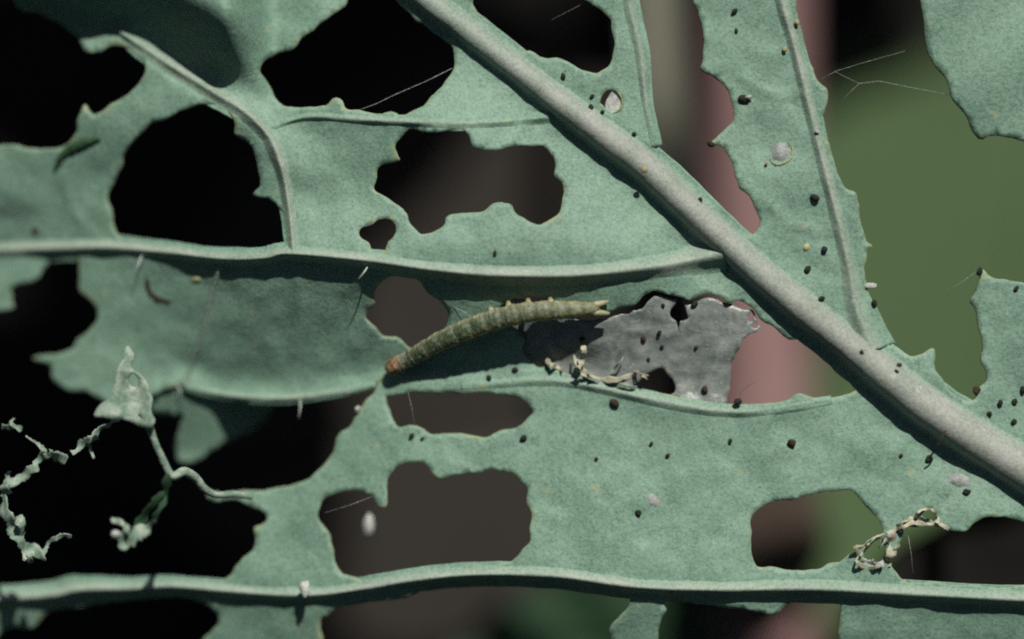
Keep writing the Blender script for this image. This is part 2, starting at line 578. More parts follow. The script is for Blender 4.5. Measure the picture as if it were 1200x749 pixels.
H = {}
H['A'] = [(-150, -30), (0, -8), (20, 8), (50, 18), (73, 30), (90, 47), (103, 60), (117, 62), (133, 53), (153, 58), (170, 77), (163, 97), (150, 110), (130, 123), (115, 135), (107, 133), (100, 122), (95, 130), (90, 140), (88, 152), (80, 167), (67, 172), (40, 174), (0, 172), (-150, 178)]
H['B'] = [(233, 122), (252, 122), (267, 130), (275, 143), (273, 158), (287, 167), (297, 180), (302, 200), (304, 217), (297, 229), (314, 234), (327, 244), (338, 256), (342, 270), (341, 285), (333, 288), (314, 293), (290, 297), (253, 297), (220, 295), (197, 291), (187, 287), (170, 282), (147, 282), (138, 275), (133, 260), (131, 248), (127, 232), (133, 213), (142, 197), (145, 180), (160, 163), (180, 145), (200, 138), (213, 130)]
H['C'] = [(408, 0), (400, 10), (374, 28), (347, 55), (327, 60), (311, 70), (304, 82), (312, 97), (321, 114), (334, 124), (361, 126), (381, 122), (391, 117), (400, 118), (407, 128), (420, 130), (443, 134), (460, 132), (472, 136), (490, 127), (507, 114), (520, 97), (532, 78), (530, 53), (514, 22), (490, 27), (478, 10), (471, -15), (466, -55), (430, -60)]
H['D'] = [(555, 0), (557, 17), (564, 30), (577, 43), (594, 53), (607, 61), (620, 61), (640, 69), (657, 69), (674, 78), (690, 84), (700, 83), (714, 75), (719, 60), (716, 33), (711, 20), (704, 10), (694, 3), (683, -4), (630, -22), (575, -15)]
H['d'] = [(711, 106), (720, 108), (727, 116), (725, 127), (717, 132), (707, 130), (703, 122), (705, 112)]
H['E'] = [(480, 152), (500, 154), (517, 154), (540, 152), (550, 159), (557, 172), (570, 175), (590, 172), (614, 171), (634, 172), (649, 182), (649, 197), (650, 207), (659, 215), (660, 230), (657, 248), (647, 257), (632, 264), (617, 258), (604, 250), (597, 239), (580, 239), (567, 248), (550, 250), (524, 253), (520, 262), (510, 272), (497, 275), (487, 270), (478, 258), (476, 250), (467, 240), (450, 230), (439, 222), (442, 210), (443, 197), (457, 190), (470, 187), (463, 173), (467, 163)]
H['F'] = [(420, 273), (425, 265), (437, 263), (443, 259), (453, 258), (462, 265), (462, 277), (455, 290), (447, 297), (437, 295), (432, 285), (423, 280)]
H['G'] = [(450, 328), (467, 322), (483, 324), (493, 330), (503, 343), (515, 353), (523, 365), (525, 378), (517, 390), (503, 400), (490, 406), (480, 407), (468, 397), (450, 392), (437, 382), (429, 372), (432, 363), (438, 355), (438, 343)]
H['I'] = [(-150, 385), (0, 367), (13, 352), (12, 337), (30, 332), (43, 327), (53, 314), (62, 304), (76, 300), (90, 303), (92, 323), (93, 342), (107, 357), (113, 372), (103, 387), (87, 403), (72, 413), (60, 417), (38, 420), (58, 428), (60, 440), (64, 447), (80, 458), (103, 460), (115, 468), (135, 474), (160, 470), (180, 463), (200, 453), (217, 449), (233, 457), (267, 467), (300, 470), (334, 470), (367, 467), (400, 463), (420, 461), (436, 455), (450, 443), (443, 450), (433, 463), (420, 480), (410, 497), (400, 506), (394, 519), (384, 539), (367, 556), (347, 567), (320, 572), (284, 575), (262, 577), (246, 578), (240, 583), (254, 588), (267, 586), (284, 589), (300, 596), (312, 606), (305, 616), (297, 619), (297, 633), (290, 649), (277, 663), (267, 676), (258, 684), (234, 683), (200, 680), (167, 682), (133, 685), (100, 682), (60, 690), (20, 692), (0, 692), (-150, 698)]
H['J'] = [(455, 463), (483, 461), (500, 460), (523, 460), (543, 461), (574, 460), (587, 462), (607, 467), (620, 474), (626, 482), (620, 490), (607, 499), (590, 506), (570, 512), (557, 509), (540, 507), (513, 510), (503, 508), (494, 502), (485, 499), (466, 501), (457, 482), (451, 464)]
H['K'] = [(453, 562), (460, 549), (477, 543), (493, 543), (503, 551), (515, 562), (533, 557), (554, 554), (574, 549), (590, 552), (607, 561), (619, 572), (619, 586), (624, 602), (622, 619), (617, 639), (604, 654), (587, 661), (570, 663), (557, 663), (533, 666), (507, 670), (480, 673), (453, 678), (430, 681), (413, 674), (400, 672), (394, 660), (389, 643), (384, 622), (375, 609), (373, 596), (380, 583), (400, 577), (420, 575), (437, 583), (445, 594), (452, 592), (453, 576)]
H['L'] = [(880, 609), (887, 597), (914, 586), (940, 582), (960, 577), (987, 575), (1000, 579), (1012, 591), (1022, 602), (1030, 609), (1035, 622), (1030, 625), (1017, 633), (1007, 643), (1000, 651), (990, 656), (974, 661), (957, 667), (934, 668), (907, 666), (890, 664), (882, 654), (879, 639)]
H['M'] = [(1060, 621), (1077, 616), (1100, 616), (1114, 622), (1130, 622), (1140, 614), (1160, 606), (1180, 607), (1200, 611), (1290, 622), (1290, 688), (1200, 686), (1184, 688), (1160, 688), (1147, 686), (1120, 685), (1107, 686), (1087, 682), (1060, 682), (1050, 671), (1044, 662), (1045, 649), (1054, 639)]
H['m1'] = [(1087, 596), (1095, 600), (1097, 607), (1092, 612), (1081, 613), (1074, 614), (1079, 603)]
H['m2'] = [(1035, 634), (1038, 643), (1035, 655), (1026, 662), (1016, 660), (1011, 650), (1019, 640), (1028, 633)]
H['P1'] = [(60, 716), (100, 711), (140, 704), (174, 700), (200, 698), (220, 701), (240, 709), (252, 717), (254, 726), (247, 738), (236, 755), (230, 815), (-30, 815), (-5, 748), (3, 740), (13, 735), (33, 737), (47, 729)]
H['P2'] = [(381, 722), (400, 713), (440, 707), (473, 700), (500, 690), (533, 686), (574, 684), (613, 685), (654, 688), (694, 693), (733, 700), (736, 706), (733, 713), (720, 729), (714, 739), (716, 755), (722, 815), (390, 815), (379, 750), (377, 735)]
H['P3'] = [(772, 749), (774, 730), (782, 715), (778, 706), (800, 706), (840, 710), (870, 714), (904, 721), (920, 711), (940, 706), (983, 706), (985, 722), (982, 749), (985, 815), (772, 815)]
H['S'] = [(586, 360), (596, 354), (605, 349), (616, 347), (628, 348), (640, 349), (650, 353), (665, 361), (685, 369), (700, 371), (734, 362), (746, 356), (764, 342), (784, 343), (808, 351), (828, 343), (840, 346), (852, 355), (866, 352), (880, 360), (888, 372), (900, 381), (914, 387), (927, 395), (944, 400), (960, 399), (977, 402), (1000, 424), (1014, 437), (1017, 442), (1007, 454), (994, 462), (974, 466), (957, 466), (944, 462), (934, 461), (924, 467), (910, 472), (887, 474), (867, 474), (850, 473), (832, 473), (812, 472), (796, 466), (786, 462), (760, 459), (744, 456), (736, 451), (720, 448), (700, 445), (680, 440), (664, 437), (647, 427), (630, 430), (620, 422), (612, 417), (610, 407), (615, 399), (608, 388), (602, 381), (590, 372)]
H['Q'] = [(729, 0), (737, 20), (746, 50), (749, 83), (754, 117), (759, 144), (770, 164), (767, 170), (768, 182), (774, 193), (784, 203), (800, 217), (830, 248), (853, 268), (868, 277), (883, 273), (890, 262), (888, 249), (877, 230), (867, 217), (860, 194), (852, 177), (842, 169), (830, 169), (837, 164), (848, 152), (858, 144), (860, 134), (855, 114), (850, 100), (837, 90), (820, 80), (825, 62), (823, 50), (823, 33), (818, 13), (813, 0), (806, -45), (722, -45)]
H['X'] = [(934, 0), (935, 20), (937, 37), (944, 60), (950, 73), (954, 87), (962, 97), (970, 103), (969, 117), (967, 133), (963, 137), (964, 150), (970, 170), (980, 194), (989, 217), (1002, 225), (1004, 237), (1007, 250), (1010, 263), (1017, 282), (1023, 288), (1014, 292), (1013, 310), (1013, 330), (1017, 347), (1022, 364), (1024, 380), (1030, 392), (1044, 404), (1057, 414), (1070, 418), (1080, 414), (1094, 408), (1094, 424), (1102, 440), (1110, 454), (1120, 464), (1134, 469), (1144, 467), (1147, 457), (1157, 447), (1154, 434), (1149, 417), (1152, 400), (1147, 380), (1144, 364), (1137, 354), (1144, 340), (1149, 323), (1146, 314), (1154, 317), (1164, 325), (1181, 329), (1200, 332), (1290, 338), (1296, 150), (1290, -50), (934, -50)]
jit = {'d': 0.5, 'm1': 0.5, 'm2': 0.5, 'A': 1.0, 'B': 0.9, 'G': 0.6}
HP = {k: outline(p, 3.5, jit.get(k, 1.0), True, 11 + i) for i, (k, p) in enumerate(H.items())}
# the leaf runs on past the frame, mostly up and to the left, shaped there to shade the ground
OUT = outline([(-450, -1300), (-120, -1750), (200, -1850), (560, -1720), (730, -1480), (740, -1100), (735, -800), (700, -500), (720, -300), (860, -70), (1000, -62), (1310, -60), (1320, 400), (1330, 820), (900, 840), (400, 840), (-120, 835), (-520, 700), (-760, 250), (-700, -350)], 14, 2.0, True, 3)
leaf = empty('chewed_leaf', at(600, 374, 0))
leaf.location = (0, 0, 0)
tag(leaf, 'large grey green leaf riddled with eaten holes, thick pale midrib running diagonally across it', 'leaf')
blade = sheet('blade', OUT, list(HP.values()), relief, LEAF, leaf, step=5.5, thick=0.05, box=(-30, -30, 1230, 780), far=30)


def vein(name, P, wid, hgt, mat, seed=1, fade=0.0, skirt=2.0, round_=False, plump=1.0, along=(1, 1)):
    """A raised vein grown out of the blade: crown of height hgt x half width, thin skirts that hug the blade."""
    Q = catmull(P, 10)
    T = np.gradient(Q, axis=0)
    T /= np.hypot(T[:, 0], T[:, 1])[:, None]
    Nn = np.stack([-T[:, 1], T[:, 0]], 1)
    r = np.random.RandomState(seed)
    ws = np.interp(np.linspace(0, 1, len(Q)), np.linspace(0, 1, len(wid)), wid) / 2
    ws = ws * (1 + 0.10 * np.convolve(r.randn(len(ws)), np.ones(7) / 7, 'same'))
    hs = 1 + 0.12 * np.convolve(r.randn(len(ws)), np.ones(5) / 5, 'same')
    if fade:
        ss = np.linspace(0, 1, len(Q))
        fd = sm(ss, 0, fade) * sm(1 - ss, 0, fade)
    else:
        fd = np.ones(len(Q))
    hs = hs * fd
    cs = np.linspace(-1, 1, 25)
    x = np.abs(cs) * skirt
    if round_:
        prof = np.sqrt(np.clip(1 - np.minimum(x, 1) ** 2.2, 0, 1)) * 0.8 + 0.2 * np.exp(-(x / 0.9) ** 2)
        core = np.clip((1.35 - x) / 0.5, 0, 1)
    else:
        prof = np.exp(-(x / 0.72) ** 1.75)
        core = np.clip(1.1 * np.exp(-(x / 1.0) ** 2.2), 0, 1)
    zc0 = np.convolve(np.pad(relief(Q[:, 0], Q[:, 1]), 5, mode='edge'), np.ones(11) / 11, mode='valid')
    V, F, A = [], [], []
    m = len(cs)
    for top in (True, False):
        cols = []
        for j in range(m):
            u = Q[:, 0] + Nn[:, 0] * cs[j] * skirt * ws
            v = Q[:, 1] + Nn[:, 1] * cs[j] * skirt * ws
            zb = relief(u, v)
            zb = zb * (1 - prof[j]) + zc0 * prof[j]
            h = hgt * ws / 100 * hs
            if top:
                z = zb + h * prof[j] + 0.012 * core[j] - 0.012 * (1 - core[j]) ** 3
            else:
                z = zb - 0.055 - 0.6 * h * prof[j]
            cols.append((u, v, z))
        for i in range(len(Q)):
            for j in range(m):
                u, v, z = cols[j]
                V.append(at(u[i], v[i], z[i]))
                A.append(core[j] * plump * fd[i] * np.interp(i / len(Q), np.linspace(0, 1, len(along)), along))
    n = len(Q) * m
    for i in range(len(Q) - 1):
        for j in range(m - 1):
            a = i * m + j
            F.append((a, a + m, a + m + 1, a + 1))
            F.append((n + a, n + a + 1, n + a + m + 1, n + a + m))
        a, b = i * m, i * m + m - 1
        F.append((a, n + a, n + a + m, a + m))
        F.append((b, b + m, n + b + m, n + b))
    for e in (0, (len(Q) - 1) * m):
        F.append(tuple(range(e, e + m)) + tuple(range(n + e + m - 1, n + e - 1, -1)))
    me = mesh(name, V, F)
    bm = bmesh.new(); bm.from_mesh(me)
    bmesh.ops.recalc_face_normals(bm, faces=bm.faces)
    bm.to_mesh(me); bm.free()
    q = me.attributes.new('core', 'FLOAT', 'POINT')
    q.data.foreach_set('value', np.array(A, np.float32))
    return link(name, me, mat, leaf)


vein('midrib', MIDRIB, [26, 28, 29, 30, 32, 33, 34, 36, 38, 41, 47, 52], 1.0, RIB, 2, 0, 1.75, True, along=(0.45, 0.7, 0.9, 1, 1, 1))
vein('vein', V1, [14, 16, 17, 16, 14, 13, 13, 13, 14, 15, 17, 18, 18, 19, 23, 32], 0.8, VEIN, 3)
vein('vein', V4, [16, 16, 17, 18, 14, 13, 13, 13, 14, 14, 14, 14, 15, 15, 15, 16, 16, 17, 17, 18], 0.75, VEIN, 4)
vein('vein', VR, [14, 14, 13, 13, 12, 13, 14, 16, 20, 30], 0.7, VEIN, 5)
vein('vein', VT, [7, 14, 17, 17, 16, 15, 14, 12, 11, 10], 1.0, VEIN, 6)
vein('vein', VM, [14, 11, 10, 10, 9, 8, 6], 0.5, VEIN, 7, 0.3, 1.7, plump=0.5)
vein('vein', VS, [8, 7, 6.5, 6, 5.5, 7], 0.9, VEIN, 8, plump=0.6)
vein('vein', [(540, 453), (590, 449), (640, 446), (690, 452), (740, 463), (800, 476), (860, 483), (920, 479), (975, 470)], [8, 10, 12, 12, 12, 12, 11, 10, 8], 0.45, VEIN, 12, 0.35, 1.7, plump=0.55)
vein('vein', [(214, 452), (265, 463), (334, 467), (400, 459), (440, 450)], [6, 8, 9, 8, 6], 0.5, VEIN, 13, 0.3, 1.6, plump=0.6)
vein('vein', VD, [12, 12, 11, 9, 8], 0.5, VEIN, 9, 0.3, plump=0.7)

# dried grey skin left where only the soft tissue was eaten
MEM = [(580, 356), (600, 352), (625, 352), (650, 358), (680, 373), (702, 375), (736, 366), (750, 361), (766, 350), (782, 349), (806, 357), (826, 350), (846, 353), (862, 358), (874, 362), (883, 362), (890, 375), (893, 383), (882, 390), (868, 402), (862, 416), (856, 434), (853, 448), (854, 460), (845, 478), (812, 480), (790, 468), (760, 464), (736, 458), (700, 452), (664, 445), (640, 436), (615, 426), (602, 410), (596, 385)]
MH = [outline(p, 2.0, 0.4, True, 60 + i) for i, p in enumerate([
    [(795, 351), (803, 358), (805, 366), (807, 373), (801, 376), (796, 377), (795, 390), (793, 377), (786, 370), (786, 362), (791, 356)],
    [(744, 452), (750, 446), (760, 437), (774, 432), (782, 438), (790, 448), (792, 456), (788, 462), (776, 463), (760, 460), (748, 457)],
    [(881, 366), (883, 373), (880, 377), (877, 372)],
    [(884, 378), (889, 381), (885, 385), (881, 382)]])]


def zmem(u, v):
    u = np.asarray(u, float); v = np.asarray(v, float)
    z = relief(u, v) - 0.045 - 0.03 * sm(u, 720, 630)
    z = z + 0.02 * fract(u * 0.45 + v * 0.2, v, 13, 2.2) + 0.03 * fract(u, v * 0.7, 30, 4.4)
    return z


film = sheet('membrane', outline(MEM, 2.5, 1.0, True, 70), MH, zmem, FILM, leaf, step=4, thick=0.012)
film['label'] = 'papery grey dried skin filling a gap beside the midrib'

# pale torn remains along the edges
def strand(name, P, wid, z, mat, parent, seed=1, n=8, flat=0.7, wob=0.6, rel=True):
    Q = catmull([tuple(p[:2]) for p in P], 8)
    Q = Q + np.random.RandomState(seed).randn(*Q.shape) * 0.55
    zz = [zr1(q[0], q[1]) + z if rel else z for q in Q]
    zz = np.convolve(np.pad(zz, 3, mode='edge'), np.ones(7) / 7, mode='valid')
    ws = np.interp(np.linspace(0, 1, len(Q)), np.linspace(0, 1, len(wid)), wid) / 200
    return tube(name, [at(q[0], q[1], a) for q, a in zip(Q, zz)], list(ws), mat, parent, n=n, flat=flat, wob=wob, seed=seed)


STR = []
for i, (P, wd, z) in enumerate([
        ([(1033, 636), (1040, 628), (1047, 622), (1058, 617), (1072, 613), (1085, 614), (1098, 614), (1112, 620)], [4, 6, 7, 5, 6, 4], 0.02),
        ([(1050, 616), (1062, 610), (1072, 606), (1077, 600), (1085, 596), (1094, 598), (1099, 606), (1098, 613)], [6, 5, 4, 4, 4, 5], 0.04),
        ([(1041, 622), (1046, 632), (1044, 645), (1041, 656), (1042, 664)], [8, 13, 12, 8, 6], 0.02),
        ([(1002, 640), (1006, 652), (1003, 658), (1013, 664), (1024, 665), (1034, 661), (1041, 655)], [5, 4, 6, 6, 5, 6], 0.02),
        ([(1003, 641), (1014, 638), (1024, 631), (1036, 626)], [6, 3, 3, 5], 0.03),
        ([(1009, 652), (1014, 642), (1020, 636)], [3, 3, 2], 0.02),
        ([(640, 419), (646, 427), (652, 431), (660, 433)], [3, 6, 7, 3], 0.05),
        ([(672, 416), (677, 428), (684, 434), (694, 438)], [2, 5, 5, 3], 0.07),
        ([(683, 405), (684, 416), (681, 427), (677, 433), (680, 440)], [4, 6, 8, 9, 4], 0.12),
        ([(680, 438), (697, 443), (716, 445), (733, 442), (746, 438)], [5, 6, 8, 6, 3], 0.10),
        ([(690, 442), (712, 450), (738, 453), (748, 457)], [3, 5, 5, 4], 0.08),
        ([(715, 437), (722, 430), (731, 418)], [2, 2, 1.5], 0.12),
        ([(746, 434), (752, 440), (759, 445)], [2, 3, 2], 0.12),
        ([(760, 440), (750, 438), (743, 434)], [1.5, 2, 1.5], 0.14)]):
    STR.append((P, wd, z, i))

# dead stub of a side vein with a torn pale flap, standing above the leaf
FLAP = [(148, 405), (155, 410), (157, 420), (153, 430), (163, 437), (173, 450), (178, 467), (178, 483), (181, 494), (170, 502), (147, 491), (113, 489), (111, 483), (117, 474), (127, 467), (134, 450), (141, 423)]
fl = sheet('torn_flap', outline(FLAP, 2.5, 0.6, True, 90), [outline([(155, 438), (162, 443), (161, 452), (154, 452), (150, 445)], 2, 0.3, True, 91)],
           lambda u, v: 0.42 + 0.0022 * (v - 490) + 0.05 * np.sin(u / 9.0) + 0.03 * np.sin(v / 11.0), SCRAP, leaf, step=5, thick=0.03)
zst = lambda u: float(np.interp(u, [170, 205, 240, 290], [0.38, 0.25, -0.05, -0.34]))
Q = catmull([(168, 482), (176, 503), (184, 524), (193, 543), (202, 558), (216, 553), (229, 560), (240, 573), (254, 580), (275, 579), (296, 582)], 6)
tube('torn_stalk', [at(q[0], q[1], zst(q[0])) for q in Q], list(np.interp(np.linspace(0, 1, len(Q)), [0, .15, .35, .5, .62, .8, 1], [13, 8, 9, 12, 10, 8, 9]) / 200), SCRAP, leaf, n=10, wob=0.12)
# hairs on leaf edge and veins
for i, (p, q, z0, z1) in enumerate([((208, 451), (213, 464), 0.0, 0.05), ((352, 466), (350, 490), 0.0, 0.12), ((432, 311), (420, 327), 0.02, 0.1), ((166, 300), (157, 322), 0.02, 0.1), ((1108, 505), (1089, 537), 0.3, 0.12)]):
    a = at(p[0], p[1], zr1(*p) + z0); b = at(q[0], q[1], zr1(*p) + z1)
    tube('leaf_hair', [a, a.lerp(b, 0.5) + Vector((0.01, 0, 0.02)), b], [0.011, 0.008, 0.004] if i < 4 else [0.012, 0.012, 0.01], HAIR if i < 4 else FRASSB, leaf, n=6)


def patch(name, u, v, rx, ry, lift, mat, parent, seed=0, rot=0.0, dome=0.02):
    """A shallow scab lying on the leaf surface."""
    r = random.Random(seed)
    n = 18
    V, F = [at(u, v, zr1(u, v) + lift + dome)], []
    for ring, f in enumerate((0.55, 1.0)):
        for k in range(n):
            a = 2 * math.pi * k / n
            q = f * (1 + 0.12 * r.uniform(-1, 1))
            x, y = rx * q * math.cos(a), ry * q * math.sin(a)
            x, y = x * math.cos(rot) - y * math.sin(rot), x * math.sin(rot) + y * math.cos(rot)
            V.append(at(u + x, v + y, zr1(u + x, v + y) + (lift + dome * 0.6 if ring == 0 else -0.012)))
    for k in range(n):
        b = (k + 1) % n
        F.append((0, 1 + b, 1 + k))
        F.append((1 + k, 1 + b, 1 + n + b, 1 + n + k))
    me = mesh(name, V, F)
    bm = bmesh.new(); bm.from_mesh(me)
    bmesh.ops.recalc_face_normals(bm, faces=bm.faces)
    bm.to_mesh(me); bm.free()
    return link(name, me, mat, parent)


def ring(name, u, v, rx, ry, w_, mat, parent, seed, lift=0.006, a0=-0.9, a1=2.6):
    P = [(u + rx * (1 + 0.06 * math.sin(3 * a + seed)) * math.cos(a), v + ry * (1 + 0.05 * math.sin(4 * a)) * math.sin(a)) for a in np.linspace(a0, a1, 25)]
    return tube(name, [at(p[0], p[1], zr1(*p) + lift) for p in P], [w_ / 200 * (0.5 + 0.9 * abs(math.sin(i * 1.3 + seed))) * min(1, 0.25 + i / 6, 0.25 + (24 - i) / 6) for i in range(25)], mat, parent, n=6, flat=0.6, wob=0.3, seed=seed, cap=False)


strand('shade_strand', [(64, 198), (72, 184), (84, 174), (100, 167), (116, 162)], [3, 9, 12, 11, 4], 0.02, BDARK, leaf, 77, flat=0.5, wob=0.2)  # dark green strand standing in for a soft shadow on the blade
s1 = patch('scar', 914, 178, 14, 14.5, 0.002, SCAR, leaf, 1)
ring('scar_rim', 914, 178, 14.5, 15, 2.2, SCARRIM, s1, 2)
patch('scar', 1124, 563, 17, 10, 0.004, SCAR, leaf, 3, 0.2)
patch('scar', 945, 290, 6, 6, 0.003, SCARRIM, leaf, 4)
patch('mould_spot', 766, 587, 8, 11, 0.01, SCAR, leaf, 5, -0.5, 0.008)
s2 = patch('membrane', 719, 120, 9, 13, -0.03, WHITE, leaf, 6, 0.2, 0.004)
ring('scar_rim', 716, 119, 13, 14.5, 2.4, SCARRIM, leaf, 7, a0=-1.3, a1=1.4)
patch('scar', 230, 328, 8, 5, 0.004, SCARRIM, leaf, 8)
patch('scar', 41, 271, 6, 5, 0.003, FRASSB, leaf, 9)
a = [(173, 328), (175, 340), (183, 349), (200, 354)]
strand('scar', a, [6, 7, 6, 4], 0.0, FRASSB, leaf, 10, flat=0.4)
for i, (u, v, rr_) in enumerate([(755, 199, 4), (920, 58, 4), (934, 26, 3.5), (898, 191, 2.5), (958, 154, 3), (1011, 410, 3.5)]):
    z = zr1(u, v) + (0.24 if i in (0, 5) else 0.04 if i != 4 else 0.07)
    o = lump('wax_speck', YELLOW if i < 4 else WHITE, leaf, (rr_ / 115, rr_ / 125, rr_ / 230), 2, 0.5, i)
    o.location = at(u, v, z)

# ------------------------------------------------------------------ neighbouring leaves of the plant
TR = [(1080, 0), (1083, 20), (1085, 43), (1088, 63), (1097, 80), (1110, 97), (1115, 112), (1124, 123), (1134, 137), (1140, 152), (1150, 164), (1155, 160), (1170, 158), (1184, 160), (1200, 167), (1260, 185), (1420, 150), (1560, 0), (1540, -130), (1400, -230), (1220, -240), (1110, -160), (1074, -60)]


def ztr(u, v):
    return -0.05 + 0.12 * np.sin((u - 1070) / 60.0) + 0.0006 * (165 - v) * sm(-v, -165, 200) + 0.02 * np.sin(v / 21.0 + u / 33.0) + 0.06 * np.sin(v / 60.0)


leaf2 = tag(empty('neighbour_leaf'), 'rounded green leaf tip hanging in from the upper right corner', 'leaf')
sheet('blade', outline(TR, 6, 1.2, True, 31), [], ztr, LEAF, leaf2, step=8, thick=0.05, box=(1060, -30, 1240, 200), far=40)
Q = catmull([(1300, 90), (1330, 0), (1350, -100), (1360, -180)], 10)
tube('midrib', [at(q[0], q[1], float(ztr(q[0], q[1])) + 0.02) for q in Q], list(np.linspace(0.03, 0.25, len(Q))), RIB, leaf2)

LOW = [(172, 440), (215, 430), (262, 440), (320, 455), (318, 478), (300, 502), (260, 522), (226, 541), (207, 536), (210, 500), (212, 488), (178, 484)]
leaf3 = tag(empty('leaf_scrap'), 'dark torn green leaf scrap showing beneath the edge of the big leaf', 'leaf scrap')
sheet('blade', outline(LOW, 3, 0.8, True, 32), [], lambda u, v: -1.25 + 0.0045 * np.clip(530 - v, 0, 70) - 0.006 * np.clip(u - 250, 0, 100) + 0.03 * np.sin(u / 17.0), LEAF, leaf3, step=6, thick=0.04)

# chewed remnant at the left edge: crooked ribs with bits of blade
skel = tag(empty('leaf_skeleton'), 'pale skeletonised leaf shreds dangling over the black gap at the left edge', 'leaf scrap')


def ribbon(P, wd, z, seed, mat=SCRAP, parent=skel, name='shred', twist=1.1):
    """A torn ribbon of dry leaf: ragged outline, its own twist and thickness."""
    wd = [x * 1.3 for x in wd]
    Q = catmull(P, 6)
    T = np.gradient(Q, axis=0)
    T /= np.maximum(np.hypot(T[:, 0], T[:, 1]), 1e-6)[:, None]
    Nn = np.stack([-T[:, 1], T[:, 0]], 1)
    r = np.random.RandomState(seed)
    ws = np.interp(np.linspace(0, 1, len(Q)), np.linspace(0, 1, len(wd)), wd) / 2
    n = len(Q)
    cs = (-1, -0.45, 0.1, 0.55, 1)
    L = [ws * (1 + 0.55 * np.convolve(r.randn(n), np.ones(3) / 2.4, 'same')).clip(0.3, 2.0) for _ in (0, 1)]
    tw = twist * np.sin(np.linspace(0, 5, n) + seed)
    V, F = [], []
    m = len(cs)
    for side in (0.012, -0.012):
        for i in range(n):
            for c in cs:
                off = c * (L[0][i] if c < 0 else L[1][i])
                zz = z + 0.05 * math.sin(i * 0.5 + seed) + tw[i] * off / 100 + 0.25 * (off / 100) * (abs(c) - 0.3) + side
                V.append(at(Q[i, 0] + Nn[i, 0] * off, Q[i, 1] + Nn[i, 1] * off, zz))
    N = n * m
    for i in range(n - 1):
        for j in range(m - 1):
            k = i * m + j
            F.append((k, k + m, k + m + 1, k + 1))
            F.append((N + k, N + k + 1, N + k + m + 1, N + k + m))
        k, q = i * m, i * m + m - 1
        F.append((k, N + k, N + k + m, k + m))
        F.append((q, q + m, N + q + m, N + q))
    me = mesh(name, V, F)
    bm = bmesh.new(); bm.from_mesh(me)
    bmesh.ops.recalc_face_normals(bm, faces=bm.faces)
    bm.to_mesh(me); bm.free()
    return link(name, me, mat, parent)


ribbon([(30, 511), (42, 519), (54, 530), (66, 534), (78, 540)], [1.5, 3, 7, 10, 5], 0.0, 1)
ribbon([(60, 530), (47, 539), (38, 550), (26, 560), (12, 568), (2, 577)], [9, 7, 7, 8, 10, 6], 0.0, 2)
ribbon([(10, 552), (9, 562), (5, 574), (2, 582)], [3, 6, 9, 5], 0.0, 3)
ribbon([(3, 578), (8, 600), (14, 615), (21, 628), (28, 642), (36, 651)], [5, 9, 13, 10, 10, 9], 0.0, 4)
ribbon([(20, 605), (25, 616), (24, 630)], [6, 8, 3], 0.05, 5)
ribbon([(36, 660), (34, 650), (42, 646), (52, 658)], [4, 8, 9, 4], 0.0, 6)
ribbon([(50, 652), (54, 642), (62, 632), (73, 628), (84, 629)], [7, 4, 4, 5, 2], 0.0, 7)
ribbon([(84, 531), (96, 523), (106, 514), (116, 505), (128, 497), (140, 490)], [5, 6, 7, 6, 4, 3], 0.0, 8)
ribbon([(103, 518), (107, 527), (110, 538)], [4, 3, 1.5], 0.0, 9)
ribbon([(2, 500), (14, 501), (26, 502)], [4, 6, 3], -0.1, 10)
ribbon([(16, 490), (14, 497), (22, 501)], [2, 4, 2], -0.1, 11)
FILMS = []
for P, wd, z, i in STR:
    ribbon(P, [x * (0.62 if i < 6 else 0.75) for x in wd], zr1(*P[0]) + (z if i < 6 else 0.35 * z) + 0.02, 80 + i, CREAM if i < 10 or i in (12, 13) else SCRAP, leaf, 'dried_strand', 0.35)
ribbon([(1038, 628), (1044, 634), (1046, 644)], [8, 14, 6], zr1(1040, 634) + 0.01, 101, SCRAP, leaf, 'dried_strand')
ribbon([(1060, 612), (1078, 608), (1092, 613)], [5, 9, 4], zr1(1078, 610) + 0.0, 102, SCRAP, leaf, 'dried_strand')
ribbon([(1010, 655), (1022, 662), (1036, 660)], [4, 7, 4], zr1(1022, 662) + 0.01, 103, WHITE, leaf, 'dried_strand')
for Pq in ([(196, 556), (194, 575), (188, 592), (181, 608)], [(150, 628), (165, 612), (180, 590), (194, 570)]):
    FILMS.append(Pq)
skel2 = tag(empty('leaf_crumb'), 'small pale curled leaf crumb hanging below the torn stalk', 'leaf scrap')
ribbon([(131, 626), (140, 628), (147, 638), (158, 628), (172, 617), (182, 608)], [8, 10, 9, 11, 9, 3], 0.55, 12, SCRAP, skel2)
ribbon([(130, 608), (140, 613), (148, 616), (146, 627)], [3, 5, 5, 5], 0.55, 13, SCRAP, skel2)
for n_, Pq in enumerate(FILMS):
    ribbon(Pq, [4, 7, 6, 4], 0.45, 120 + n_, BDARK, skel2)
o = lump('pale_blob', WHITE, skel2, (0.06, 0.045, 0.05), 2, 0.2, 3); o.location = at(135, 626, 0.6)

